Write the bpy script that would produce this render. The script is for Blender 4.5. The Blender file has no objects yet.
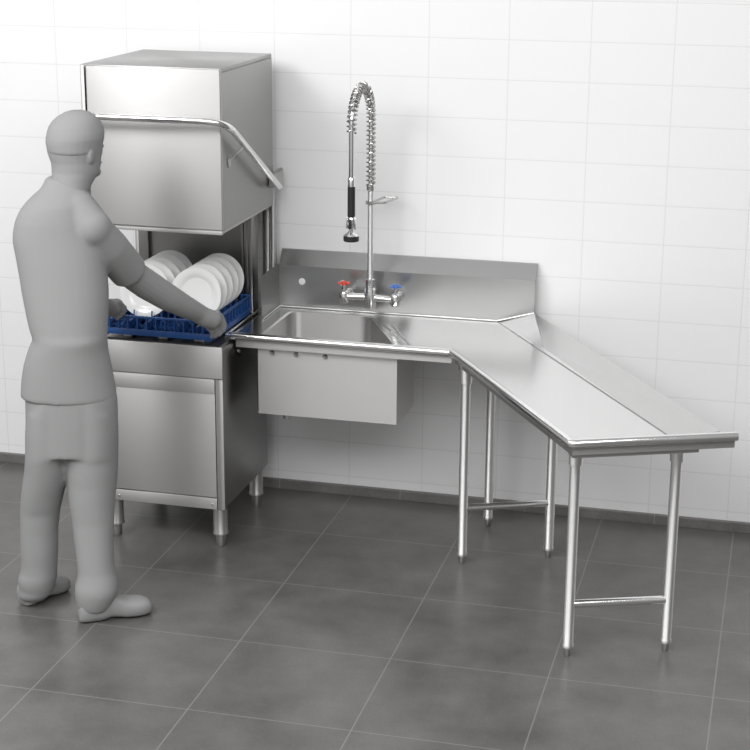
import bpy, bmesh, math, random
from mathutils import Vector, Matrix, Quaternion
random.seed(7)
scene = bpy.context.scene
COL = scene.collection
V = Vector

# ------------------------------------------------------------------ render look
vs = scene.view_settings
scene.display_settings.display_device = 'sRGB'
vs.view_transform = 'Standard'
vs.look = 'None'
vs.gamma = 1
vs.use_curve_mapping = False
vs.exposure = 0.0

# ------------------------------------------------------------------ materials
def mat(name, color=(.5, .5, .5), rough=.5, metal=0.0, spec=.5):
    m = bpy.data.materials.new(name)
    m.use_nodes = True
    b = m.node_tree.nodes['Principled BSDF']
    b.inputs['Base Color'].default_value = (*color, 1)
    b.inputs['Roughness'].default_value = rough
    b.inputs['Metallic'].default_value = metal
    b.inputs['Specular IOR Level'].default_value = spec
    return m

def nodes(m):
    nt = m.node_tree
    return nt, nt.nodes, nt.links, nt.nodes['Principled BSDF']

def steel(name, color, rough, stretch=(1.5, 1.5, 160), bump=.04, var=.05, aniso=0.0):
    """brushed stainless steel: fine stretched grain varies roughness and tilts the surface a little"""
    m = mat(name, color, rough, 1.0)
    nt, N, L, b = nodes(m)
    tc = N.new('ShaderNodeTexCoord'); mp = N.new('ShaderNodeMapping')
    mp.inputs['Scale'].default_value = stretch
    L.new(tc.outputs['Object'], mp.inputs['Vector'])
    nz = N.new('ShaderNodeTexNoise'); nz.inputs['Scale'].default_value = 3; nz.inputs['Detail'].default_value = 4
    L.new(mp.outputs['Vector'], nz.inputs['Vector'])
    mr = N.new('ShaderNodeMapRange')
    mr.inputs['To Min'].default_value = max(.05, rough - var); mr.inputs['To Max'].default_value = rough + var
    L.new(nz.outputs['Fac'], mr.inputs['Value']); L.new(mr.outputs['Result'], b.inputs['Roughness'])
    bp = N.new('ShaderNodeBump'); bp.inputs['Strength'].default_value = bump; bp.inputs['Distance'].default_value = .002
    L.new(nz.outputs['Fac'], bp.inputs['Height']); L.new(bp.outputs['Normal'], b.inputs['Normal'])
    if aniso:                       # horizontal brushing: reflections smear up and down
        tg = N.new('ShaderNodeTangent'); tg.direction_type = 'RADIAL'; tg.axis = 'Z'
        L.new(tg.outputs['Tangent'], b.inputs['Tangent'])
        b.inputs['Anisotropic'].default_value = aniso; b.inputs['Anisotropic Rotation'].default_value = .25
    return m

M = {}
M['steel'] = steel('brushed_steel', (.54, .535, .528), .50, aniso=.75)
M['steel_shaded'] = steel('brushed_steel_shaded', (.36, .357, .353), .40, aniso=.6)  # darker copy of the steel: shade of sides and hood top put into the colour
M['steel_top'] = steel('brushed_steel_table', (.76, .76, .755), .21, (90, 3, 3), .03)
M['steel_sink'] = steel('satin_steel_sink', (.66, .652, .645), .44, (2, 2, 120), aniso=.7)
M['steel_flange'] = steel('brushed_steel_flange', (.64, .64, .635), .36, (90, 3, 3), .03)
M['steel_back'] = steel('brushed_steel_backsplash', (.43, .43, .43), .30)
M['steel_tube'] = steel('brushed_steel_tube', (.88, .88, .875), .42, (60, 60, 2), .0, .02, aniso=.85)
M['steel_foot'] = steel('satin_steel_cabinet_leg', (.50, .495, .49), .40, (60, 60, 2), .0, .02, aniso=.6)
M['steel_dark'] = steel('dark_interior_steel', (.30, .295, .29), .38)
M['chrome'] = mat('polished_steel_tube', (.88, .88, .875), .13, 1.0)
M['chrome_dull'] = mat('satin_steel_foot', (.55, .55, .545), .30, 1.0)
M['wire'] = mat('spring_wire', (.55, .545, .535), .25, 1.0)
M['gap'] = mat('black_gap_shade', (.02, .02, .02), .5)  # black that paints the shade inside gaps and openings
M['rubber'] = mat('black_grip_rubber', (.018, .018, .018), .42)
M['blue'] = mat('blue_rack_plastic', (.012, .065, .235), .42)
M['china'] = mat('white_glazed_china', (.86, .86, .85), .14)
M['red'] = mat('red_tap_plastic', (.75, .10, .07), .35)
M['tapblue'] = mat('blue_tap_plastic', (.09, .20, .55), .35)
M['hole_white'] = mat('white_hole_disc', (.9, .9, .9), .4)
M['paint'] = mat('white_wall_paint', (.80, .80, .80), .6)
M['figure'] = mat('matte_grey_figure', (.285, .285, .285), .9, 0, .1)

# wall tiles ---------------------------------------------------------
def grid_line(N, L, coord_out, offset, size, half):
    """1 on joints spaced `size` apart, 0 on the tile"""
    a = N.new('ShaderNodeMath'); a.operation = 'SUBTRACT'; a.inputs[1].default_value = offset
    L.new(coord_out, a.inputs[0])
    p = N.new('ShaderNodeMath'); p.operation = 'PINGPONG'; p.inputs[1].default_value = size / 2
    L.new(a.outputs[0], p.inputs[0])
    s = N.new('ShaderNodeMapRange'); s.clamp = True
    s.inputs['From Min'].default_value = half * .35; s.inputs['From Max'].default_value = half
    s.inputs['To Min'].default_value = 1; s.inputs['To Max'].default_value = 0
    L.new(p.outputs[0], s.inputs['Value'])
    return s.outputs['Result']

def tile_mat(name, ax, off, size, half, tile_col, joint_col, rough, mottled):
    m = mat(name, tile_col, rough)
    nt, N, L, b = nodes(m)
    tc = N.new('ShaderNodeTexCoord'); sp = N.new('ShaderNodeSeparateXYZ')
    L.new(tc.outputs['Object'], sp.inputs[0])
    g1 = grid_line(N, L, sp.outputs[ax[0]], off[0], size[0], half)
    g2 = grid_line(N, L, sp.outputs[ax[1]], off[1], size[1], half)
    mx = N.new('ShaderNodeMath'); mx.operation = 'MAXIMUM'
    L.new(g1, mx.inputs[0]); L.new(g2, mx.inputs[1])
    base = N.new('ShaderNodeMix'); base.data_type = 'RGBA'
    base.inputs['A'].default_value = (*tile_col, 1)
    if mottled:
        n1 = N.new('ShaderNodeTexNoise'); n1.inputs['Scale'].default_value = 4.5; n1.inputs['Detail'].default_value = 8
        n1.inputs['Roughness'].default_value = .62
        n2 = N.new('ShaderNodeTexNoise'); n2.inputs['Scale'].default_value = 120; n2.inputs['Detail'].default_value = 3
        L.new(tc.outputs['Object'], n1.inputs['Vector']); L.new(tc.outputs['Object'], n2.inputs['Vector'])
        ad = N.new('ShaderNodeMath'); ad.operation = 'MULTIPLY_ADD'; ad.inputs[1].default_value = .45
        L.new(n2.outputs['Fac'], ad.inputs[0]); L.new(n1.outputs['Fac'], ad.inputs[2])
        cr = N.new('ShaderNodeMapRange'); cr.inputs['From Min'].default_value = .45; cr.inputs['From Max'].default_value = 1.0
        L.new(ad.outputs[0], cr.inputs['Value'])
        cm = N.new('ShaderNodeMix'); cm.data_type = 'RGBA'
        cm.inputs['A'].default_value = (*[c * .70 for c in tile_col], 1)
        cm.inputs['B'].default_value = (*[c * 1.38 for c in tile_col], 1)
        L.new(cr.outputs['Result'], cm.inputs['Factor']); L.new(cm.outputs['Result'], base.inputs['A'])
        rr = N.new('ShaderNodeMapRange'); rr.inputs['To Min'].default_value = rough - .05; rr.inputs['To Max'].default_value = rough + .08
        L.new(n1.outputs['Fac'], rr.inputs['Value']); L.new(rr.outputs['Result'], b.inputs['Roughness'])
    base.inputs['B'].default_value = (*joint_col, 1)
    L.new(mx.outputs[0], base.inputs['Factor']); L.new(base.outputs['Result'], b.inputs['Base Color'])
    iv = N.new('ShaderNodeMath'); iv.operation = 'SUBTRACT'; iv.inputs[0].default_value = 1
    L.new(mx.outputs[0], iv.inputs[1])
    bp = N.new('ShaderNodeBump'); bp.inputs['Strength'].default_value = .25; bp.inputs['Distance'].default_value = .001
    L.new(iv.outputs[0], bp.inputs['Height']); L.new(bp.outputs['Normal'], b.inputs['Normal'])
    return m

M['wall'] = tile_mat('white_wall_tile', ('X', 'Z'), (-.0116, .0852), (.34615, .16848), .0032,
                     (.84, .84, .845), (.74, .74, .745), .32, False)
M['floor'] = tile_mat('grey_floor_tile', ('X', 'Y'), (1.3888, .0713), (.58271, .56177), .0032,
                      (.115, .11, .105), (.215, .205, .2), .30, True)
M['base'] = tile_mat('grey_skirting_tile', ('X', 'Z'), (1.04, 5.0), (.5827, 99), .003,
                     (.15, .145, .14), (.25, .24, .23), .4, True)

# ------------------------------------------------------------------ mesh helpers
def obj(name, bm, m, parent=None, smooth=True, angle=35):
    me = bpy.data.meshes.new(name)
    bmesh.ops.recalc_face_normals(bm, faces=bm.faces)
    bm.to_mesh(me); bm.free()
    me.materials.append(m)
    if smooth:
        for p in me.polygons: p.use_smooth = True
        me.set_sharp_from_angle(angle=math.radians(angle))
    o = bpy.data.objects.new(name, me)
    COL.objects.link(o)
    if parent:
        o.parent = parent
        o.location = -parent.location if parent.parent is None else V((0, 0, 0))
    return o

def sub(name, bm, m, part, **k):
    """sub-part: the mesh is in world coordinates, its parent part already carries the offset"""
    o = obj(name, bm, m, None, **k)
    o.parent = part
    return o

def thing(name, label, cat, loc, group=None):
    o = bpy.data.objects.new(name, None)
    o.empty_display_size = .05
    COL.objects.link(o)
    o.location = V(loc)
    o['label'] = label; o['category'] = cat
    if group: o['group'] = group
    return o

def struct(name, bm, m, **k):
    o = obj(name, bm, m, **k); o['kind'] = 'structure'; return o

def box(bm, x0, x1, y0, y1, z0, z1, bev=0.0, seg=2):
    g = bmesh.ops.create_cube(bm, size=1)
    vs_ = g['verts']
    for v in vs_:
        v.co = V((x0 + (v.co.x + .5) * (x1 - x0), y0 + (v.co.y + .5) * (y1 - y0), z0 + (v.co.z + .5) * (z1 - z0)))
    if bev > 0:
        es = list({e for v in vs_ for e in v.link_edges})
        bmesh.ops.bevel(bm, geom=es, offset=bev, segments=seg, profile=.5, affect='EDGES')
    return bm

def B(*a, **k): return box(bmesh.new(), *a, **k)

def frames(pts):
    pts = [V(p) for p in pts]
    T = []
    for i in range(len(pts)):
        a = pts[max(i - 1, 0)]; b = pts[min(i + 1, len(pts) - 1)]
        T.append((b - a).normalized())
    n = T[0].orthogonal().normalized()
    out = []
    for i, t in enumerate(T):
        if i:
            n = T[i - 1].rotation_difference(t) @ n
        n = (n - t * n.dot(t)).normalized()
        out.append((pts[i], n, t.cross(n)))
    return out

def tube(bm, pts, r, seg=16, cap=True):
    rr = r if hasattr(r, '__len__') else [r] * len(pts)
    rings = []
    for (p, a, b), ri in zip(frames(pts), rr):
        rings.append([bm.verts.new(p + (a * math.cos(2 * math.pi * k / seg) + b * math.sin(2 * math.pi * k / seg)) * ri) for k in range(seg)])
    for A, Bq in zip(rings, rings[1:]):
        for k in range(seg):
            bm.faces.new((A[k], A[(k + 1) % seg], Bq[(k + 1) % seg], Bq[k]))
    if cap:
        bm.faces.new(rings[0][::-1]); bm.faces.new(rings[-1])
    return bm

def T_(pts, r, seg=16, cap=True): return tube(bmesh.new(), pts, r, seg, cap)

def bend(pts, r=.05, n=8):
    """round the corners of a polyline"""
    pts = [V(p) for p in pts]
    out = [pts[0]]
    for a, b, c in zip(pts, pts[1:], pts[2:]):
        p = b + (a - b).normalized() * r; q = b + (c - b).normalized() * r
        for i in range(n + 1):
            t = i / n
            out.append(p * (1 - t) ** 2 + b * 2 * t * (1 - t) + q * t * t)
    out.append(pts[-1])
    return out

def lathe(bm, prof, origin=(0, 0, 0), axis=(0, 0, 1), seg=32, close_ends=True):
    q = V((0, 0, 1)).rotation_difference(V(axis).normalized())
    o = V(origin); rings = []
    for r, z in prof:
        rings.append([bm.verts.new(o + q @ V((r * math.cos(2 * math.pi * k / seg), r * math.sin(2 * math.pi * k / seg), z))) for k in range(seg)])
    for A, Bq in zip(rings, rings[1:]):
        for k in range(seg):
            bm.faces.new((A[k], A[(k + 1) % seg], Bq[(k + 1) % seg], Bq[k]))
    if close_ends:
        bm.faces.new(rings[0][::-1]); bm.faces.new(rings[-1])
    return bm

def prism(bm, poly, vec):
    """extrude a planar polygon (list of 3-D points) along vec"""
    a = [bm.verts.new(V(p)) for p in poly]; b = [bm.verts.new(V(p) + V(vec)) for p in poly]
    n = len(poly)
    bm.faces.new(a[::-1]); bm.faces.new(b)
    for i in range(n): bm.faces.new((a[i], a[(i + 1) % n], b[(i + 1) % n], b[i]))
    return bm

def ellipsoid(bm, c, r, rot=None, sub_=3):
    g = bmesh.ops.create_icosphere(bm, subdivisions=sub_, radius=1)
    mt = rot.to_matrix() if rot else Matrix.Identity(3)
    for v in g['verts']: v.co = V(c) + mt @ V((v.co.x * r[0], v.co.y * r[1], v.co.z * r[2]))
    return bm

def loft(bm, rings):
    """closed rings of equal length, capped"""
    R = [[bm.verts.new(p) for p in ring] for ring in rings]
    n = len(R[0])
    for A, Bq in zip(R, R[1:]):
        for k in range(n): bm.faces.new((A[k], A[(k + 1) % n], Bq[(k + 1) % n], Bq[k]))
    bm.faces.new(R[0][::-1]); bm.faces.new(R[-1])
    return bm

# ------------------------------------------------------------------ setting
WY = .027
struct('wall_back', B(-4, 9, WY, WY + .12, 0, 4.2), M['wall'], smooth=False)
struct('wall_front', B(-4, 9, -9.12, -9.0, 0, 4.2), M['paint'], smooth=False)
struct('floor', B(-4, 9, -9.12, WY + .12, -.1, 0), M['floor'], smooth=False)
struct('baseboard_back', B(-4, 9, .004, WY, 0, .045, bev=.002), M['base'], smooth=False)

# ------------------------------------------------------------------ dishwasher
dw = thing('pass_through_dishwasher', 'tall stainless steel pass-through dishwasher with its hood raised on four legs',
           'dishwasher', (.745, -.45, 0))
X0, X1, Y0, Y1 = .462, 1.030, -.745, -.140
cab = obj('cabinet', B(X0, X1, Y0, Y1, .170, .868, bev=.004), M['steel_shaded'], dw)
cab['label'] = 'steel lower cabinet body'
sub('upper_panel', B(X0, X1 + .006, Y0 - .013, Y0, .750, .889, bev=.005), M['steel'], cab)
sub('front_panel', B(X0 + .02, 1.000, Y0 - .010, Y0, .224, .748, bev=.002), M['steel'], cab)
sub('panel_lip', B(X0 + .02, 1.000, Y0 - .012, Y0 - .009, .683, .746, bev=.001), M['steel'], cab)
sub('corner_post', B(1.003, X1 + .006, Y0 - .012, Y0, .170, .748, bev=.004), M['steel'], cab)
kp = sub('kick_plate', B(X0, 1.001, Y0 - .012, Y0, .170, .221, bev=.002), M['steel'], cab)
for xx in (.555, .980):
    sub('screw', lathe(bmesh.new(), [(.006, 0), (.006, .002), (.003, .004)], (xx, Y0 - .011, .192), (0, -1, 0), 12), M['chrome_dull'], cab)
# tank rim / deck
bm = B(X0 + .004, X1 - .012, Y0 + .004, Y1, .868, .885)
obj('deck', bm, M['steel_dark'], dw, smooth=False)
bm = B(X0, X1 - .012, Y0 - .004, Y0 + .010, .885, .8935)
box(bm, X0, X0 + .014, Y0, Y1, .885, .8935)
obj('deck_gap_strip', bm, M['gap'], dw, smooth=False)  # black strip paints the shade of the gap along the deck edge
bm = bmesh.new()
for xx in (.60, .76, .92): box(bm, xx - .02, xx + .02, Y0 + .03, Y1 - .08, .885, .9045, bev=.002)
obj('rack_rail', bm, M['steel_dark'], dw)
for lx, ly in ((1.005, -.728), (.527, -.728), (1.030 - .03, -.225), (.53, -.225)):
    bm = lathe(bmesh.new(), [(.0310, .170), (.0310, .066), (.0335, .062), (.0335, .054), (.0220, .048), (.0220, .006), (.0190, 0)][::-1], (lx, ly, 0), seg=28)
    obj('leg', bm, M['steel_foot'], dw)
# chamber rear
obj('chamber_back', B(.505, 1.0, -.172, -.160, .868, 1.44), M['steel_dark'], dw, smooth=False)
bm = B(.425, .452, -.17, -.13, .868, 1.50, bev=.003)
obj('rear_post', bm, M['steel'], dw)
bm = B(.452, .500, -.20, -.15, .868, 1.46, bev=.003)
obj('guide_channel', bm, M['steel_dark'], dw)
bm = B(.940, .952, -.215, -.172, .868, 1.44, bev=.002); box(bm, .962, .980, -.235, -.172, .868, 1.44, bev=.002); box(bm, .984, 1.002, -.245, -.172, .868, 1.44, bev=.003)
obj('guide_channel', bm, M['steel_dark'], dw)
bm = B(.998, 1.030, -.088, -.042, .915, 1.47, bev=.006); box(bm, 1.036, 1.0525, -.088, -.044, .915, 1.47, bev=.004); box(bm, 1.028, 1.038, -.075, -.046, .915, 1.47)
obj('lift_column', bm, M['steel'], dw)
bm = prism(bmesh.new(), [(1.056, -.165, 1.462), (1.056, -.165, 1.512), (1.056, -.045, 1.530), (1.056, -.045, 1.445)], (.030, 0, 0))
bmesh.ops.bevel(bm, geom=list(bm.edges), offset=.004, segments=2, affect='EDGES')
obj('pivot_bracket', bm, M['steel'], dw)
# hood: open-bottomed box
HX0, HX1, HY0, HY1, HZ0, HZ1 = .458, 1.052, -.764, -.093, 1.378, 2.031
bm = bmesh.new()
t = .018
box(bm, HX0, HX1, HY0, HY1, HZ1 - t, HZ1, bev=.004)
box(bm, HX0, HX0 + t, HY0 + t, HY1, HZ0, HZ1 - t)
box(bm, HX1 - t, HX1, HY0 + t, HY1, HZ0, HZ1 - t)
box(bm, HX0 + t, HX1 - t, HY1 - t, HY1, HZ0, HZ1 - t)
hood = obj('hood', bm, M['steel_shaded'], dw)
sub('hood_front', B(HX0 + .022, HX1 + .001, HY0 - .004, HY0 + t, HZ0 + .003, HZ1 - .004, bev=.006, seg=3), M['steel'], hood)
sub('hood_edge', B(HX0, HX0 + .018, HY0 - .004, HY0 + t, HZ0 + .003, HZ1 - .003, bev=.003), M['steel'], hood)
bm = B(HX0 + .004, HX1 - .004, HY0 + .004, HY0 + .02, HZ0 - .016, HZ0 + .003, bev=.003)
box(bm, HX1 - .02, HX1 - .004, HY0 + .02, HY1, HZ0 - .012, HZ0, bev=.002)
box(bm, HX0 + .004, HX0 + .02, HY0 + .02, HY1, HZ0 - .012, HZ0, bev=.002)
sub('hood_lip', bm, M['steel'], hood)
# lifting handle
zh = 1.832
pts = bend([(HX0 - .04, -.185, 1.462), (HX0 - .04, -.80, 1.772), (.515, -.832, zh), (1.060, -.832, zh), (1.098, -.80, 1.772), (1.098, -.10, 1.43)], .035, 6)
pts = bend([(.434, -.10, 1.43), (.434, -.835, zh), (1.098, -.835, zh), (1.098, -.15, 1.463)], .11, 14)
hd = obj('lift_handle', T_(pts, .0145, 20), M['chrome'], dw)
bm = T_([(1.098, -.62, 1.705), (1.085, -.63, 1.690), (1.062, -.66, 1.665), (1.052, -.70, 1.655)], .004, 8)
prism(bm, [(1.050, -.70, 1.668), (1.050, -.655, 1.675), (1.050, -.665, 1.630), (1.050, -.69, 1.628)], (.006, 0, 0))
sub('handle_bracket', bm, M['steel'], hd)

# ------------------------------------------------------------------ dish table with sink
ZT = .910
dt = thing('dish_table', 'stainless steel dish table with deep sink, backsplash and angled drainer wing on round legs', 'sink table', (1.7, -.4, 0))
BX = -.037
# plan outline of the rolled rim (on top) and of the sheet inside it
LF = V((1.004, -.596, ZT)); CO = V((1.975, -.606, ZT)); EC = V((2.606, -1.638, ZT)); ER = V((3.150, -1.400, ZT))
zw = .894
def P2(p, z): return V((p[0], p[1], z))
A_ = V((2.060, BX, zw)); D_ = V((2.325, -.420, zw)); E_ = V((2.932, -1.475, zw))
Bp = V((2.222, BX, .945)); Cp = V((2.226, .015, .925)); F_ = V((3.092, -1.405, .913))
# work surface with a rectangular hole for the bowl
sx0, sx1, sy0, sy1 = 1.132, 1.724, -.545, -.095
rim_in = .016
iLF = V((1.006, -.585, zw)); iCO = V((1.982, -.592, zw)); iEC = V((2.612, -1.622, zw))
bm = bmesh.new()
def F(bm, pts):
    return bm.faces.new([bm.verts.new(V(p)) for p in pts])
LB = V((1.006, BX, zw))
sxb = 1.505                                   # the right side of the bowl runs in diagonally towards the back
h = [V((sx0, sy0, zw)), V((sx1, sy0, zw)), V((sxb, sy1, zw)), V((sx0, sy1, zw))]
fc = [V((sx0, iLF.y + (iCO.y - iLF.y) * .13, zw)), V((sx1, iLF.y + (iCO.y - iLF.y) * .74, zw))]
F(bm, [iLF, fc[0], h[0], h[3], V((sx0, BX, zw)), LB])
F(bm, [fc[0], fc[1], h[1], h[0]])
F(bm, [h[3], h[2], V((sxb, BX, zw)), V((sx0, BX, zw))])
F(bm, [fc[1], iCO, iEC, E_, D_, A_, V((sxb, BX, zw)), h[2], h[1]])
bmesh.ops.remove_doubles(bm, verts=bm.verts, dist=1e-5)
g = bmesh.ops.extrude_face_region(bm, geom=list(bm.faces))
for v in [e for e in g['geom'] if isinstance(e, bmesh.types.BMVert)]: v.co.z -= .004
ws = obj('work_surface', bm, M['steel_top'], dt, smooth=False)
# raised pressed lines around the bowl
bm = bmesh.new()
for dx in (.0, .03):
    tube(bm, [(sx1 + .030 + dx, sy0 + .01, zw + .001), (sxb + .095 + dx, sy1 - .13, zw + .001)], .0028, 8)
sub('pressed_ridge', bm, M['steel_top'], ws)
# drainer band behind the crease
bm = bmesh.new()
a, b_, c, d, e, f = [bm.verts.new(p) for p in (A_, Bp, Cp, D_, E_, F_)]
bm.faces.new((d, e, f, c)); bm.verts.remove(a); bm.verts.remove(b_)
g = bmesh.ops.extrude_face_region(bm, geom=list(bm.faces))
for v in [q for q in g['geom'] if isinstance(q, bmesh.types.BMVert)]: v.co.z -= .012
fl_ = obj('rear_flange', bm, M['steel_flange'], dt, smooth=False)
sub('crease_shade_line', T_([A_ + V((.004, -.004, .001)), E_ + V((-.004, .012, .001))], .0022, 8), M['chrome_dull'], fl_)  # added thin tube draws the dark shade line of the crease
bm = bmesh.new()
a, b_, c, d = [bm.verts.new(p) for p in (A_, Bp, Cp, D_)]
bm.faces.new((a, d, b_)); bm.faces.new((b_, d, c))
g = bmesh.ops.extrude_face_region(bm, geom=list(bm.faces))
for v in [q for q in g['geom'] if isinstance(q, bmesh.types.BMVert)]: v.co.z -= .012
obj('corner_gusset', bm, M['steel_back'], dt, smooth=False)  # darker steel puts the backsplash's dark reflection into the colour
# rolled front rim, swept along the front and the end
bm = tube(bmesh.new(), bend([LF + V((-.004, 0, -.012)), CO + V((0, 0, -.012)), EC + V((0, 0, -.012)), ER + V((0, 0, -.012))], .012, 5), .0165, 18, False)
rim = obj('rolled_rim', bm, M['chrome'], dt)
bm = lathe(bmesh.new(), [(.0148, -.002), (.0148, .0005)], ER + V((0, 0, -.012)), (ER - EC), 20)
sub('rim_opening', bm, M['gap'], rim)  # black disc paints the dark inside of the open rim end
# apron strips under the rim
def strip(p, q, z0, z1, th, inward):
    p = V(p); q = V(q); n = V((-(q - p).y, (q - p).x, 0)).normalized() * th * inward
    return prism(bmesh.new(), [(p.x, p.y, z0), (q.x, q.y, z0), (q.x + n.x, q.y + n.y, z0), (p.x + n.x, p.y + n.y, z0)], (0, 0, z1 - z0))
in_f = V((0, .010, 0))
apr = obj('front_apron', strip((1.040, -.592, 0), CO + V((-.004, .012, 0)), .850, .894, .004, 1), M['steel'], dt, smooth=False)
eo = V((.012, .008, 0))
obj('wing_apron', strip(CO + eo, EC + V((.002, .015, 0)), .850, .894, .004, 1), M['steel'], dt, smooth=False)
obj('end_apron', strip(EC + V((.002, .012, 0)), ER + V((-.006, .010, 0)), .852, .894, .004, 1), M['steel'], dt, smooth=False)
# end support channel under the wing
ed = (ER - EC).normalized(); en = V((-ed.y, ed.x, 0))
ch0 = EC + ed * .015 + en * .03; ch1 = EC + ed * .470 + en * .03
obj('support_channel', prism(bmesh.new(), [P2(ch0, .834), P2(ch1, .834), P2(ch1 + en * .21, .834), P2(ch0 + en * .21, .834)], (0, 0, .018)), M['steel'], dt, smooth=False)
wd = (EC - CO).normalized(); wn = V((-wd.y, wd.x, 0))
obj('support_channel', prism(bmesh.new(), [P2(CO + wd * .03 + wn * .018, .836), P2(CO + wd * .03 + wn * .46, .836), P2(CO + wd * .085 + wn * .46, .836), P2(CO + wd * .085 + wn * .018, .836)], (0, 0, .02)), M['steel'], dt, smooth=False)
# left end: flange lip hooked over the machine edge
obj('side_lip', T_([(1.002, -.585, .905), (1.002, -.11, .905)], .0055, 10), M['chrome'], dt)
# backsplash: upright, sloped head, top return
bx0, bx1 = 1.060, 2.222
sp = bmesh.new()
prism(sp, [(bx0, BX, zw), (bx0, BX, 1.088), (bx0, .012, 1.153), (bx0, .026, 1.153), (bx0, .026, 1.140), (bx0, .020, 1.136), (bx0, BX + .014, 1.078), (bx0, BX + .014, zw)], (bx1 - bx0, 0, 0))
# raise the lower right corner where the flange meets it
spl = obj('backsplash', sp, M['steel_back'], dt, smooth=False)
sub('open_hole_disc', lathe(bmesh.new(), [(.015, 0), (.015, .002), (.012, .003)], (1.167, BX, 1.018), (0, -1, 0), 24), M['hole_white'], spl)  # added white disc in place of an open hole showing the wall
sub('open_hole_disc', lathe(bmesh.new(), [(.014, 0), (.014, .002), (.011, .003)], (1.358, BX, 1.022), (0, -1, 0), 24), M['hole_white'], spl)
sub('corner_weld', T_([(1.061, BX - .003, zw + .005), A_ + V((0, -.003, .005)), Bp + V((0, -.003, 0))], .0034, 8), M['steel_flange'], spl)
bm = prism(bmesh.new(), [(1.055, -.285, .895), (1.055, -.285, 1.092), (1.055, BX, 1.092), (1.055, BX, .895)], (.004, 0, 0))
obj('side_splash', bm, M['steel_shaded'], dt, smooth=False)
obj('side_weld', T_([(1.063, -.29, zw + .004), (1.064, BX - .003, zw + .005)], .0034, 8), M['steel_flange'], dt)
# sink bowl: inner shell with rounded vertical corners + outer case
bm = bmesh.new()
def quad_ring(inset, r, z, n=6):
    P_ = [V((sx1, sy0, z)), V((sxb, sy1, z)), V((sx0, sy1, z)), V((sx0, sy0, z))]      # counter-clockwise
    cen = sum(P_, V()) / 4; out = []
    off = []
    for a_, b2 in zip(P_, P_[1:] + P_[:1]):
        d_ = (b2 - a_).normalized(); nrm = V((-d_.y, d_.x, 0)); off.append((a_ + nrm * inset, d_))
    cor = []
    for (p1, d1), (p2, d2) in zip([off[-1]] + off[:-1], off):
        t_ = ((p2 - p1).x * d2.y - (p2 - p1).y * d2.x) / (d1.x * d2.y - d1.y * d2.x); cor.append(p1 + d1 * t_)
    for k_ in range(4):
        c_, pr, nx = cor[k_], cor[k_ - 1], cor[(k_ + 1) % 4]
        a_ = c_ + (pr - c_).normalized() * r; b2 = c_ + (nx - c_).normalized() * r
        for i_ in range(n + 1):
            u = i_ / n; out.append(a_ * (1 - u) ** 2 + c_ * 2 * u * (1 - u) + b2 * u * u)
    return out
rings = [quad_ring(-.004, .05, zw + .0012), quad_ring(.004, .05, zw - .003), quad_ring(.008, .05, .62), quad_ring(.014, .05, .59), quad_ring(.03, .04, .574)]
R = [[bm.verts.new(p) for p in r] for r in rings]
n = len(R[0])
for a, b_ in zip(R, R[1:]):
    for k in range(n): bm.faces.new((a[k], a[(k + 1) % n], b_[(k + 1) % n], b_[k]))
bm.faces.new(R[-1])
bowl = obj('sink_bowl', bm, M['steel_sink'], dt, angle=50)
sub('drain', lathe(bmesh.new(), [(.045, 0), (.045, .003), (.03, .001)], (1.42, -.32, .574), (0, 0, 1), 28), M['chrome_dull'], bowl)
bm = bmesh.new()
cp = [(1.124, -.560), (1.734, -.560), (1.742, -.270), (1.525, -.083), (1.124, -.083)]
for (xa, ya), (xb, yb) in zip(cp, cp[1:] + cp[:1]):
    d_ = V((xb - xa, yb - ya, 0)).normalized(); n_ = V((-d_.y, d_.x, 0)) * .003
    prism(bm, [(xa, ya, .556), (xb, yb, .556), (xb + n_.x, yb + n_.y, .556), (xa + n_.x, ya + n_.y, .556)], (0, 0, .334))
prism(bm, [(x, y, .553) for x, y in cp], (0, 0, .003))
case = sub('sink_case', bm, M['steel_sink'], bowl, smooth=False)
sub('drain_nub', lathe(bmesh.new(), [(.010, -.024), (.016, -.020), (.016, 0)], (1.248, -.541, .553), (0, 0, 1), 16), M['chrome_dull'], bowl)
for bx in (1.045, 1.192, 1.297, 1.424):
    o = obj('bolt', lathe(bmesh.new(), [(.010, 0), (.010, .009), (.006, .015)], (bx, -.560, .828), (0, -1, 0), 12), M['chrome_dull'], dt)
# legs
LEG = dict(a=(2.045, -.650), b=(2.074, -.203), c=(2.387, -.492), d=(2.595, -1.413), e=(2.942, -1.276))
for k, (lx, ly) in LEG.items():
    cz = .745 if k in 'de' else .785
    prof = [(.0095, 0), (.0105, .004), (.0105, .030), (.0205, .033), (.0222, .036), (.0222, .046), (.0198, .050), (.0198, cz), (.0250, cz + .002), (.0250, cz + .06), (.0250, .862 if k in 'de' else .880)]
    lg = obj('leg', lathe(bmesh.new(), prof, (lx, ly, 0), seg=28), M['steel_tube'], dt)
    sub('adjustable_foot', lathe(bmesh.new(), [(.0105, .0), (.0125, .004), (.0125, .022), (.0110, .031)], (lx, ly, 0), seg=24), M['chrome_dull'], lg)
def brace(p, q, z): return T_([(*LEG[p], z), (*LEG[q], z)], .0155, 20)
obj('stretcher', brace('a', 'c', .245), M['chrome'], dt)
obj('stretcher', brace('d', 'e', .205), M['chrome'], dt)

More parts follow.
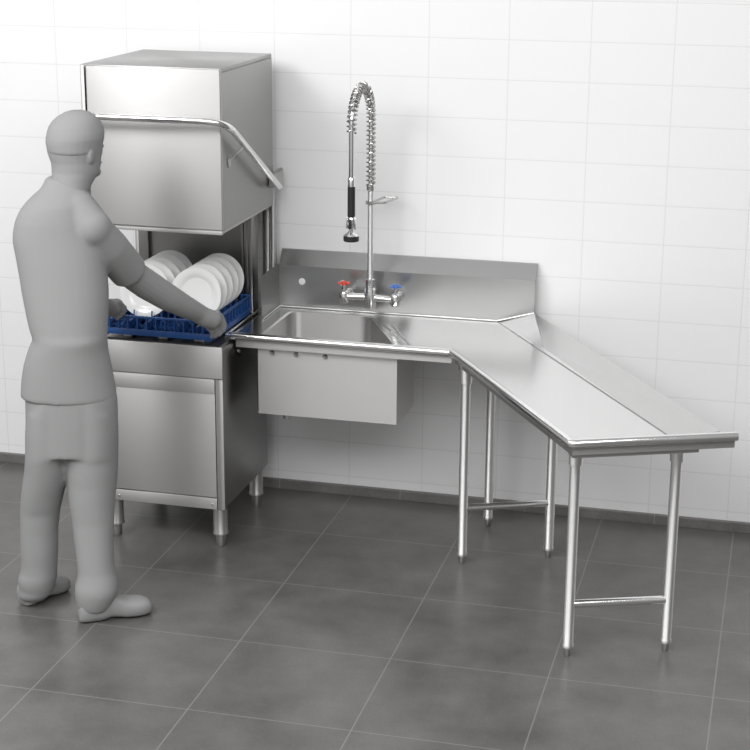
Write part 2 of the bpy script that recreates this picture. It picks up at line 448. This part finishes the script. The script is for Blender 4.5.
# ------------------------------------------------------------------ pre-rinse faucet
fx, fy = 1.507, -.130
fa = thing('pre_rinse_faucet', 'tall pre-rinse spray faucet with spring hose and red and blue taps above the sink', 'faucet', (fx, BX, .90))
bm = T_([(1.388, fy, .987), (1.500, fy, .990), (1.622, fy, .983)], .0150, 20)
tube(bm, [(1.43, fy, .988), (1.437, fy, .988)], .0175, 20)
obj('tap_bar', bm, M['chrome'], fa)
obj('centre_body', lathe(bmesh.new(), [(.020, -.045), (.025, -.038), (.026, .0), (.026, .045), (.022, .050), (.022, .085), (.017, .09)], (fx, fy, .985), seg=28), M['chrome'], fa)
for x, mk in ((1.388, 'red'), (1.622, 'tapblue')):
    bm = lathe(bmesh.new(), [(.019, -.028), (.023, -.020), (.023, .018), (.018, .026), (.011, .030), (.0095, .060)], (x, fy, .985), seg=24)
    lathe(bm, [(.020, 0), (.020, .012), (.014, .02), (.014, -(BX) * 0 + .088)], (x, BX - .003, .985), (0, -1, 0), 24)
    vb = obj('tap_valve', bm, M['chrome'], fa)
    bm = bmesh.new()
    zc = 1.045
    for ang in (15, 105):
        a = math.radians(ang); dx, dy = math.cos(a) * .026, math.sin(a) * .026
        tube(bm, [(x - dx, fy - dy, zc), (x + dx, fy + dy, zc)], .0062, 12)
    lathe(bm, [(.011, -.008), (.013, -.004), (.013, .007), (.009, .010)], (x, fy, zc), seg=20)
    hnd = sub('tap_handle', bm, M[mk], vb)
    hnd['label'] = 'red cross tap handle' if mk == 'red' else 'blue cross tap handle'
obj('riser', lathe(bmesh.new(), [(.0130, 1.07), (.0130, 1.465), (.0130, 1.47)], (fx, fy, 0), seg=24), M['steel_tube'], fa)
obj('collar', lathe(bmesh.new(), [(.015, 1.462), (.020, 1.466), (.020, 1.486), (.015, 1.492)], (fx, fy, 0), seg=24), M['chrome'], fa)
# hose path
ys = -.440; R_ = abs(ys - fy) / 2; cy = (fy + ys) / 2; zc = 1.77
path = [V((fx, fy, 1.48 + i * .02)) for i in range(15)]
for i in range(1, 32):
    a = math.pi * i / 32
    path.append(V((fx - .004 * i / 32, cy + R_ * math.cos(a), zc + R_ * 1.0 * math.sin(a))))
end = path[-1]
zz = 1.77
while zz > 1.575:
    path.append(V((fx - .004, ys, zz))); zz -= .02
path.append(V((fx - .004, ys, 1.560)))
obj('hose', T_(path, .0115, 16), M['chrome'], fa)
def resample(pts, step):
    out = [pts[0].copy()]; acc = 0
    for a, b_ in zip(pts, pts[1:]):
        L_ = (b_ - a).length; t_ = step - acc
        while t_ <= L_:
            out.append(a.lerp(b_, t_ / L_)); t_ += step
        acc = L_ - (t_ - step)
    return out
cut = [p for p in path if not (abs(p.y - ys) < 1e-4 and p.z < 1.735)]
fine = resample(cut, .0016)
hel = []
for i, (p, a, b_) in enumerate(frames(fine)):
    ph = 2 * math.pi * i * .0016 / .0195
    hel.append(p + (a * math.cos(ph) + b_ * math.sin(ph)) * .0180)
obj('coil_spring', T_(hel, .0041, 8), M['wire'], fa)
sx, sy = fx - .004, ys
obj('hose_ferrule', lathe(bmesh.new(), [(.0120, 1.528), (.0150, 1.532), (.0150, 1.566), (.011, 1.572)], (sx, sy, 0), seg=24), M['chrome'], fa)
obj('grip', lathe(bmesh.new(), [(.0130, 1.404), (.0160, 1.408), (.0160, 1.530), (.0130, 1.534)], (sx, sy, 0), seg=28), M['rubber'], fa)
bm = lathe(bmesh.new(), [(.010, 1.338), (.010, 1.352), (.016, 1.358), (.018, 1.368), (.018, 1.392), (.014, 1.400), (.013, 1.406)], (sx, sy, 0), seg=24)
box(bm, sx - .021, sx - .015, sy - .008, sy + .008, 1.355, 1.402, bev=.002); box(bm, sx + .014, sx + .022, sy - .009, sy + .009, 1.352, 1.402, bev=.002)
sv = obj('spray_valve', bm, M['chrome'], fa)
sub('squeeze_lever', B(sx - .005, sx + .007, sy - .028, sy - .016, 1.356, 1.398, bev=.003), M['rubber'], sv)
bm = lathe(bmesh.new(), [(.030, 1.302), (.033, 1.305), (.033, 1.324), (.028, 1.330), (.016, 1.336), (.011, 1.342)], (sx, sy, 0), seg=32)
sh = obj('spray_head', bm, M['rubber'], fa)
sub('spray_ring', lathe(bmesh.new(), [(.0335, 1.326), (.029, 1.332), (.017, 1.338), (.012, 1.345), (.010, 1.345)], (sx, sy, 0), seg=32, close_ends=False), M['chrome'], sh)
# hose hook on the riser
bm = lathe(bmesh.new(), [(.0135, -.007), (.022, -.007), (.022, .007), (.0135, .007)], (fx, fy, 1.412), seg=24)
hz = 1.412
tube(bm, bend([(fx + .01, fy - .018, hz), (fx + .065, fy - .015, hz + .004), (fx + .105, fy + .075, hz + .012), (fx + .045, fy + .08, hz + .012), (fx + .008, fy + .016, hz)], .01, 4), .0052, 10)
obj('hose_hook', bm, M['wire'], fa)

# ------------------------------------------------------------------ dish rack
rk = thing('dish_rack', 'blue plastic dish rack full of plates on the dishwasher deck', 'dish rack', (.76, -.49, .9045))
RX0, RX1, RY0, RY1 = .490, .996, -.752, -.245
RZ = .9065
bm = bmesh.new()
w = .012
zt = .996
for (a, b_, c, d) in ((RX0, RX1, RY0, RY0 + w), (RX0, RX1, RY1 - w, RY1), (RX0, RX0 + w, RY0 + w, RY1 - w), (RX1 - w, RX1, RY0 + w, RY1 - w)):
    box(bm, a, b_, c, d, RZ + .006, RZ + .032, bev=.003)      # solid lower band
    box(bm, a, b_, c, d, zt - .010, zt, bev=.003)             # top rail
for k in range(13):
    x = RX0 + .006 + k * (RX1 - RX0 - .012) / 12
    for y in (RY0 + w / 2, RY1 - w / 2): box(bm, x - .003, x + .003, y - .005, y + .005, RZ + .03, zt - .008)
    y = RY0 + .006 + k * (RY1 - RY0 - .012) / 12
    for x in (RX0 + w / 2, RX1 - w / 2): box(bm, x - .005, x + .005, y - .003, y + .003, RZ + .03, zt - .008)
fr = obj('rack_frame', bm, M['blue'], rk)
bm = bmesh.new()
nf = 12
for k in range(nf + 1):
    x = RX0 + .01 + k * (RX1 - RX0 - .02) / nf; box(bm, x - .003, x + .003, RY0 + .01, RY1 - .01, RZ + .008, RZ + .018)
    y = RY0 + .01 + k * (RY1 - RY0 - .02) / nf; box(bm, RX0 + .01, RX1 - .01, y - .003, y + .003, RZ + .010, RZ + .020)
# diagonal lattice behind the front rail
for k in range(8):
    x = RX0 + .02 + k * .06
    tube(bm, [(x, RY0 + .03, RZ + .018), (x + .05, RY0 + .03, zt - .006)], .003, 6)
    tube(bm, [(x + .05, RY0 + .036, RZ + .018), (x, RY0 + .036, zt - .006)], .003, 6)
obj('rack_floor', bm, M['blue'], rk)
PY = [-.612, -.537, -.462, -.387, -.312]
for y in [PY[0] - .055] + [p + .024 for p in PY]:
    bm = B(RX0 + .01, RX1 - .01, y - .003, y + .003, RZ + .016, RZ + .026)
    for x in (.567, .611, .691, .735, .795, .839, .919, .963):
        tube(bm, [(x, y, RZ + .020), (x, y + .012, .998)], [.0045, .003], 8)
    obj('peg_row', bm, M['blue'], rk)
# tall handle posts at the far left corner
bm = B(RX0 + .001, RX0 + .014, RY1 - .06, RY1 - .004, zt, 1.02, bev=.003)
obj('corner_post', bm, M['blue'], rk)
for x in (RX0 + .02, RX1 - .03):
    for y in (RY0 + .02, RY1 - .03): obj('rack_foot', B(x - .014, x + .014, y - .012, y + .012, RZ - .002, RZ + .008, bev=.002), M['blue'], rk)
# two rails that carry the plates
bm = bmesh.new()
for x in (.610, .692, .838, .920):
    box(bm, x - .004, x + .004, RY0 + .015, RY1 - .015, RZ + .012, .964)
obj('plate_rail', bm, M['blue'], rk)

# ------------------------------------------------------------------ plates
def plate_mesh():
    bm = bmesh.new()
    r = .1125
    prof = [(.0005, .004), (.066, .004), (.072, .006), (.080, .0125), (.100, .0165), (.1120, .0185), (.1125, .0175),
            (.1110, .0150), (.100, .0125), (.080, .0075), (.070, .001), (.066, -.001), (.062, .0005), (.0005, .0005)]
    lathe(bm, prof, (0, 0, 0), (0, 0, 1), 72)
    me = bpy.data.meshes.new('dinner_plate')
    bmesh.ops.recalc_face_normals(bm, faces=bm.faces)
    bm.to_mesh(me); bm.free(); me.materials.append(M['china'])
    for p in me.polygons: p.use_smooth = True
    me.set_sharp_from_angle(angle=math.radians(50))
    return me
pm = plate_mesh()
ordn = ['front', 'second from the front', 'middle', 'second from the back', 'back']
tilt = math.radians(80)      # face towards -y, leaning back
for row, x in (('left', .651), ('right', .879)):
    for i, y in enumerate(PY):
        o = bpy.data.objects.new('dinner_plate', pm); COL.objects.link(o)
        rx = tilt
        q = Matrix.Rotation(rx, 4, 'X') @ Matrix.Identity(4)
        # rim rests on the rails: lowest rim point at z = .9515
        low = q @ V((0, -.114, .0178)); low2 = min((q @ V((0, -r_, z_))).z for r_, z_ in ((.1125, .0175), (.111, .015), (.07, -.001)))
        o.matrix_world = Matrix.Translation(V((x, y, .9652 - low2))) @ q
        o['label'] = f'{ordn[i]} white plate of the {row} row standing in the blue rack'
        o['category'] = 'plate'
        o['group'] = 'white plates in the blue dish rack'
#FIG_BEGIN
# ------------------------------------------------------------------ person (flat grey figure)
HEAD = [[0.6713, -1.2802, 1.9151, 0.0279], [0.6703, -1.2807, 1.9095, 0.0456], [0.6692, -1.282, 1.8948, 0.0707], [0.6671, -1.2833, 1.88, 0.0857], [0.6644, -1.285, 1.8616, 0.0975], [0.6642, -1.287, 1.8395, 0.105], [0.6623, -1.289, 1.8173, 0.1068], [0.6596, -1.2907, 1.7987, 0.1055], [0.66, -1.2933, 1.7692, 0.1032], [0.6609, -1.2953, 1.747, 0.0979], [0.6634, -1.297, 1.7286, 0.0928], [0.6643, -1.2987, 1.7101, 0.0908], [0.6637, -1.302, 1.6917, 0.089], [0.6613, -1.312, 1.6743, 0.0833], [0.6599, -1.322, 1.657, 0.0767], [0.6595, -1.332, 1.6398, 0.0711], [0.659, -1.3416, 1.6225, 0.0673], [0.66, -1.356, 1.5911, 0.0672], [0.6615, -1.372, 1.5562, 0.0709]]
SHIRT = [[0.6252, -1.3126, 1.6716, 0.0701], [0.6302, -1.326, 1.6487, 0.0813], [0.6327, -1.336, 1.6316, 0.0898], [0.6228, -1.348, 1.6067, 0.1066], [0.6165, -1.3592, 1.5818, 0.1234], [0.6129, -1.372, 1.5536, 0.1383], [0.6132, -1.3831, 1.5178, 0.1523], [0.6162, -1.3892, 1.4811, 0.1618], [0.6223, -1.3954, 1.4446, 0.1684], [0.6314, -1.4015, 1.4083, 0.1685], [0.6403, -1.4089, 1.3645, 0.1671], [0.6485, -1.4169, 1.3169, 0.1645], [0.6571, -1.4271, 1.2621, 0.1622], [0.6654, -1.4379, 1.2073, 0.1567], [0.6727, -1.4486, 1.1524, 0.1502], [0.6782, -1.4557, 1.1158, 0.1446], [0.6844, -1.46, 1.094, 0.139], [0.6833, -1.4605, 1.0824, 0.1394], [0.6767, -1.4615, 1.0588, 0.1454], [0.6728, -1.4626, 1.0315, 0.1522], [0.6701, -1.4642, 0.9925, 0.1623], [0.6692, -1.4663, 0.942, 0.1715], [0.6706, -1.4679, 0.9031, 0.177], [0.6717, -1.4692, 0.8719, 0.181], [0.6724, -1.4697, 0.8602, 0.1801]]
HIPS = [[0.6805, -1.461, 1.0706, 0.1335], [0.6724, -1.4639, 1.0005, 0.1546], [0.6757, -1.4679, 0.9035, 0.1685], [0.6815, -1.4698, 0.857, 0.1735], [0.6825, -1.4719, 0.8061, 0.1742], [0.6809, -1.4752, 0.727, 0.1753], [0.6786, -1.4784, 0.6474, 0.1758], [0.6748, -1.48, 0.5869, 0.1767], [0.6684, -1.48, 0.5335, 0.1792]]
FARLEG = [[0.5867, -1.497, 0.625, 0.0842], [0.5788, -1.4958, 0.563, 0.0845], [0.57, -1.495, 0.5211, 0.0847], [0.5587, -1.4954, 0.4792, 0.082], [0.55, -1.4958, 0.4374, 0.0798], [0.5421, -1.4962, 0.3955, 0.0765], [0.5338, -1.4971, 0.312, 0.0729], [0.5308, -1.4979, 0.2284, 0.0722], [0.5276, -1.4985, 0.1736, 0.0698], [0.5246, -1.4988, 0.1438, 0.0705], [0.5193, -1.499, 0.1221, 0.0745], [0.5147, -1.4992, 0.1005, 0.074], [0.514, -1.4994, 0.0793, 0.0698], [0.5113, -1.4995, 0.0663, 0.0659], [0.5044, -1.4997, 0.0485, 0.0655], [0.4954, -1.4999, 0.0262, 0.0532]]
NEARLEG = [[0.747, -1.458, 0.6268, 0.1033], [0.7507, -1.4652, 0.5687, 0.0987], [0.7527, -1.47, 0.5299, 0.0953], [0.7543, -1.4787, 0.4924, 0.0921], [0.7565, -1.4875, 0.4549, 0.0883], [0.765, -1.505, 0.3803, 0.0806], [0.7735, -1.5225, 0.3056, 0.0749], [0.7835, -1.54, 0.231, 0.0705], [0.7892, -1.546, 0.1926, 0.0711], [0.793, -1.5502, 0.1657, 0.076], [0.7922, -1.5544, 0.1382, 0.0832], [0.7921, -1.558, 0.1147, 0.0838], [0.7893, -1.5622, 0.087, 0.0775], [0.7856, -1.5658, 0.063, 0.0698], [0.7824, -1.5688, 0.043, 0.0617]]
RARM = [[0.7675, -1.4, 1.4993, 0.0743], [0.7943, -1.33, 1.4187, 0.0753], [0.8209, -1.2, 1.2922, 0.0674], [0.8568, -1.12, 1.2291, 0.0593], [0.9072, -1.03, 1.1595, 0.0547], [0.9473, -0.95, 1.1065, 0.0466], [0.9782, -0.875, 1.0616, 0.0398]]
RHAND = [[0.9944, -0.85, 1.0399], [1.0202, -0.815, 1.0205], [1.0373, -0.79, 1.024]]
RFING = [[[1.0371, -0.812, 1.0588], [1.044, -0.772, 1.0243], [1.0511, -0.757, 0.9871], [1.0463, -0.757, 0.9613]], [[1.0256, -0.817, 1.0403], [1.0363, -0.782, 1.0051], [1.0401, -0.764, 0.9669], [1.031, -0.764, 0.9449]], [[1.0119, -0.822, 1.0217], [1.0214, -0.79, 0.9848], [1.0231, -0.772, 0.9528], [1.0126, -0.768, 0.936]], [[1.0, -0.832, 1.0044], [1.0052, -0.8, 0.9713], [1.0048, -0.782, 0.9476], [0.9973, -0.774, 0.9343]], [[0.9869, -0.842, 1.029], [0.9913, -0.82, 0.9986], [0.9984, -0.805, 0.9785], [1.0138, -0.8, 0.9698]]]
LARM = [[0.5184, -1.36, 1.4853, 0.075], [0.5374, -1.27, 1.3915, 0.072], [0.531, -1.05, 1.2251, 0.06], [0.5428, -0.93, 1.1161, 0.048], [0.5587, -0.85, 1.0563, 0.036]]
LHAND = [[0.559, -0.8, 1.0401], [0.577, -0.78, 1.0323], [0.5908, -0.77, 1.0351]]
LFING = [[[0.5914, -0.78, 1.0589], [0.6004, -0.76, 1.0441], [0.6122, -0.752, 1.0301], [0.6108, -0.755, 1.0179]], [[0.584, -0.78, 1.0392], [0.5983, -0.762, 1.0251], [0.6106, -0.755, 1.0135], [0.607, -0.758, 1.0033]], [[0.5765, -0.78, 1.0194], [0.5904, -0.766, 1.0083], [0.6009, -0.76, 0.999], [0.5947, -0.762, 0.9905]], [[0.569, -0.79, 1.0041], [0.5779, -0.775, 0.9925], [0.5867, -0.77, 0.9854], [0.5789, -0.768, 0.9801]], [[0.564, -0.8, 1.0533], [0.5737, -0.78, 1.062], [0.5866, -0.768, 1.0622], [0.5972, -0.762, 1.0551]]]
NSHOE = [[0.7353, -1.6125, 0.0], [0.9719, -1.4479, 0.0]]
FSHOE = [[0.4664, -1.5361, 0.0], [0.5516, -1.3208, 0.0]]
rh = [0.96944, 0.24531]
RH = V((rh[0], rh[1], 0)); DH = V((-rh[1], rh[0], 0))     # across the figure, and towards the machine
def body_ring(row, depth, k=1.0, n=28, p=2.2, dy=0.0):
    c = V(row[:3]); out = []
    for i in range(n):
        a = 2 * math.pi * i / n; ca, sa = math.cos(a), math.sin(a)
        ca = math.copysign(abs(ca) ** (2 / p), ca); sa = math.copysign(abs(sa) ** (2 / p), sa)
        out.append(c + RH * row[3] * k * ca + DH * (depth * k * sa + dy))
    return out
def remesh(name, bm, voxel, smooth_it, parent=None, origin=None, loc=None):
    me = bpy.data.meshes.new(name + '_src'); bmesh.ops.recalc_face_normals(bm, faces=bm.faces); bm.to_mesh(me); bm.free()
    tmp = bpy.data.objects.new(name + '_src', me); COL.objects.link(tmp)
    md = tmp.modifiers.new('r', 'REMESH'); md.mode = 'VOXEL'; md.voxel_size = voxel; md.use_smooth_shade = True
    sm = tmp.modifiers.new('s', 'SMOOTH'); sm.factor = .5; sm.iterations = smooth_it
    dg = bpy.context.evaluated_depsgraph_get()
    new = bpy.data.meshes.new_from_object(tmp.evaluated_get(dg)); new.name = name
    bpy.data.objects.remove(tmp); bpy.data.meshes.remove(me)
    if loc is not None:
        new.transform(Matrix.Translation(-V(loc)))
    new.materials.clear(); new.materials.append(M['figure'])
    for p in new.polygons: p.use_smooth = True
    o = bpy.data.objects.new(name, new); COL.objects.link(o)
    if loc is not None and parent is None: o.location = V(loc)
    if parent: o.parent = parent
    return o
PL = V((.66, -1.50, 0))
fdir = V((.46, .888, 0)).normalized(); fl = V((fdir.y, -fdir.x, 0))
bm = bmesh.new()
def hd_of(r): return r[3] * (1.02 if r[2] > 1.70 else 1.0)
loft(bm, [body_ring(r, hd_of(r), p=2.0) for r in HEAD])
hc = V((.662, -1.292, 1.77))
def face(c, r, s=3): ellipsoid(bm, c, r, None, s)
face(hc + fdir * .104 + V((0, 0, -.010)), (.013, .016, .024))                 # nose
face(hc + fdir * .112 + V((0, 0, -.022)), (.014, .013, .011))
for s in (-1, 1): face(hc + fdir * .088 + fl * s * .026 + V((0, 0, .026)), (.020, .018, .011))   # brow
for s in (-1, 1):
    face(hc + fdir * .094 + fl * s * .034 + V((0, 0, .008)), (.013, .011, .009))   # eyes
    face(hc + fl * s * .098 + V((0, 0, -.010)) - fdir * .006, (.012, .020, .032))  # ears
face(hc + fdir * .097 + V((0, 0, -.056)), (.024, .012, .007))                 # lips
face(hc + fdir * .095 + V((0, 0, -.066)), (.020, .012, .007))
face(hc + fdir * .080 + V((0, 0, -.092)), (.030, .026, .022))                 # chin
tors = [r for r in SHIRT if r[2] < 1.62]
loft(bm, [body_ring(r, .105, .88) for r in tors] + [body_ring(r, .105, .86) for r in HIPS[:-2]])
loft(bm, [body_ring([.655, -1.35, 1.62, .066], .066), body_ring([.645, -1.36, 1.56, .10], .08), body_ring([.64, -1.37, 1.50, .12], .09)])
for leg in (FARLEG, NEARLEG): loft(bm, [body_ring(r, r[3], .78) for r in leg])
k_arm = lambda rr: [r * .86 if i < 3 else r for i, r in enumerate(rr)]
tube(bm, [V(a[:3]) for a in RARM] + [V(RHAND[0])], k_arm([a[3] for a in RARM]) + [.040], 18)
tube(bm, [V(a[:3]) for a in LARM] + [V(LHAND[0])], k_arm([a[3] for a in LARM]) + [.032], 18)
for H_, FG, s in ((RHAND, RFING, 1), (LHAND, LFING, .92)):
    tube(bm, [V(H_[0]), V(H_[1]), V(H_[2])], [.041 * s, .040 * s, .024 * s], 16)
    for i, fg in enumerate(FG):
        pts = [V(H_[1]).lerp(V(fg[0]), .35)] + [V(q) for q in fg]
        r0 = (.0115 if i == 4 else .0098) * s
        tube(bm, pts, [r0 * 1.1, r0 * 1.05, r0, r0 * .92, r0 * .72], 10)
        ellipsoid(bm, pts[-1], (r0 * .75,) * 3, None, 2)
person = remesh('person', bm, .0045, 3, loc=PL)
person['label'] = 'person as a plain grey figure standing at the dishwasher and gripping the blue dish rack'
person['category'] = 'person'
# shirt with collar and short sleeves
bm = bmesh.new()
def sdepth(z): return .128 if z > 1.1 else .134
loft(bm, [body_ring(r, min(sdepth(r[2]), r[3] * 1.05)) for r in SHIRT])
tube(bm, [V(a[:3]) for a in RARM[:3]], [a[3] * k_ for a, k_ in zip(RARM[:3], (.88, .98, 1.10))], 20)
tube(bm, [(.655, -1.355, 1.60), (.70, -1.375, 1.565), RARM[0][:3]], [.06, .070, .070], 20); ellipsoid(bm, RARM[0][:3], (.072, .070, .072))
tube(bm, [V(a[:3]) for a in LARM[:3]], [a[3] * 1.04 for a in LARM[:3]], 20)
tube(bm, [(.62, -1.355, 1.60), (.57, -1.36, 1.555), LARM[0][:3]], [.06, .072, .074], 20); ellipsoid(bm, LARM[0][:3], (.074, .07, .07))
remesh('shirt', bm, .007, 14, parent=person, loc=PL)
bm = bmesh.new()
loft(bm, [body_ring(r, .126) for r in HIPS[:-2]])
def leg_depth(r, z0=.64, z1=.40):
    k_ = min(1, max(0, (r[2] - z1) / (z0 - z1))); return r[3] * 1.03 * (1 - k_) + .120 * k_
def upper(sgn):
    out = []
    for r, sp_, w_ in ((HIPS[3], .40, .40), (HIPS[4], .46, .50), (HIPS[5], .48, .52), (HIPS[6], .46, .54)):
        c = V(r[:3]) + RH * sgn * sp_ * r[3]; out.append(([c.x, c.y, c.z, r[3] * w_], .118))
    return out
for leg, sgn in ((FARLEG, -1), (NEARLEG, 1)):
    loft(bm, [body_ring(r, d) for r, d in upper(sgn)] + [body_ring(r, leg_depth(r)) for r in leg])
remesh('trousers', bm, .0065, 10, parent=person, loc=PL)
# shoes: heel block, waist, rounded toe
def shoe(heel, toe, name='shoe'):
    h_, t_ = V(heel), V(toe); ax = (t_ - h_).normalized(); lat = V((ax.y, -ax.x, 0)); L_ = (t_ - h_).length
    bm = bmesh.new(); rings = []
    for u, w_, top, bot in ((0, .022, .050, .006), (.03, .036, .075, .001), (.12, .043, .090, 0), (.28, .045, .098, 0), (.36, .043, .100, .002), (.42, .041, .094, .008), (.52, .043, .080, .006), (.62, .048, .066, .002), (.75, .052, .060, .001), (.87, .048, .056, .001), (.95, .036, .047, .003), (.99, .020, .036, .008)):
        c = h_ + ax * L_ * u; ring = []
        for i in range(20):
            a = 2 * math.pi * i / 20; ca, sa = math.cos(a), math.sin(a)
            ca = math.copysign(abs(ca) ** .7, ca); sa = math.copysign(abs(sa) ** .6, sa)
            top2 = top * 1.12
            ring.append(c + lat * w_ * 1.12 * ca + V((0, 0, (top2 + bot) / 2 + (top2 - bot) / 2 * sa)) - PL)
        rings.append(ring)
    loft(bm, rings)
    o = obj(name, bm, M['figure'], None, angle=55); o.parent = person
    return o
shoe(NSHOE[0], NSHOE[1]); shoe(FSHOE[0], FSHOE[1])
# short hair: cap over crown and back of the head
bm = bmesh.new()
rows = [r for r in HEAD if r[2] > 1.735]
loft(bm, [body_ring(r, hd_of(r), 1.015 if r[2] > 1.79 else (1.006 if i < len(rows) - 2 else (.97 if i == len(rows) - 2 else .80)), dy=(-.002 if r[2] > 1.83 else -.005 if r[2] > 1.79 else -.008), p=2.0) for i, r in enumerate(rows)])
bm2 = bm
remesh('hair', bm2, .006, 1, parent=person, loc=PL)
#FIG_END
# ------------------------------------------------------------------ camera
cam = bpy.data.cameras.new('camera'); co = bpy.data.objects.new('camera', cam); COL.objects.link(co)
Rm = ((0.9694154500048378, 0.24530611165648764, 0.007654859625193959), (0.0758793020781458, -0.2699106726146832, -0.9598909106376661), (-0.23340097859272163, 0.9311139244972328, -0.2802692327018715))
mw = Matrix(((Rm[0][0], -Rm[1][0], -Rm[2][0], 3.2627), (Rm[0][1], -Rm[1][1], -Rm[2][1], -7.0334), (Rm[0][2], -Rm[1][2], -Rm[2][2], 2.7124), (0, 0, 0, 1)))
co.matrix_world = mw
cam.sensor_width = 36; cam.lens = 1662.338 / 750 * 36; cam.clip_end = 100
scene.camera = co

# ------------------------------------------------------------------ light
wd_ = bpy.data.worlds.new('world'); scene.world = wd_; wd_.use_nodes = True
nt = wd_.node_tree; N = nt.nodes; L = nt.links
bg = N['Background']
tc = N.new('ShaderNodeTexCoord'); sp_ = N.new('ShaderNodeSeparateXYZ'); L.new(tc.outputs['Generated'], sp_.inputs[0])

def dotn(v):
    n = N.new('ShaderNodeVectorMath'); n.operation = 'DOT_PRODUCT'; n.inputs[1].default_value = v
    L.new(tc.outputs['Generated'], n.inputs[0]); return n.outputs['Value']
cr = N.new('ShaderNodeValToRGB')          # side brightness: invented gradient for the steel, bright front left, dim right
cr.color_ramp.elements[0].position = .10; cr.color_ramp.elements[0].color = (.15, .15, .15, 1)
cr.color_ramp.elements[1].position = .80; cr.color_ramp.elements[1].color = (.75, .75, .75, 1)
e = cr.color_ramp.elements.new(.45); e.color = (.36, .36, .36, 1)
mr = N.new('ShaderNodeMapRange'); mr.inputs['From Min'].default_value = -1; mr.inputs['From Max'].default_value = 1
L.new(dotn((-.75, -.55, .36)), mr.inputs['Value']); L.new(mr.outputs['Result'], cr.inputs['Fac']); L.new(cr.outputs['Color'], bg.inputs['Color'])
bg.inputs['Strength'].default_value = .85

def lamp(name, loc, target, size, power, sy=None):
    l = bpy.data.lights.new(name, 'AREA'); l.energy = power; l.size = size
    l.shape = 'RECTANGLE'; l.size_y = sy or size
    o = bpy.data.objects.new(name, l); COL.objects.link(o); o.location = V(loc)
    o.rotation_euler = (V(target) - V(loc)).to_track_quat('-Z', 'Y').to_euler()
    return o
lamp('unseen_overhead_panel', (2.2, -5.6, 4.4), (1.8, -2.6, 0), 7.0, 270, 2.4)  # unseen area light for the soft light from above
lamp('unseen_overhead_panel', (.5, -6.2, 4.3), (.0, -9.0, .4), 6.0, 150, 1.2)  # unseen area light, added to brighten the front wall the steel reflects
lamp('ceiling_spot', (-.9, -3.4, 3.8), (1.2, -.2, 1.2), 1.4, 75)
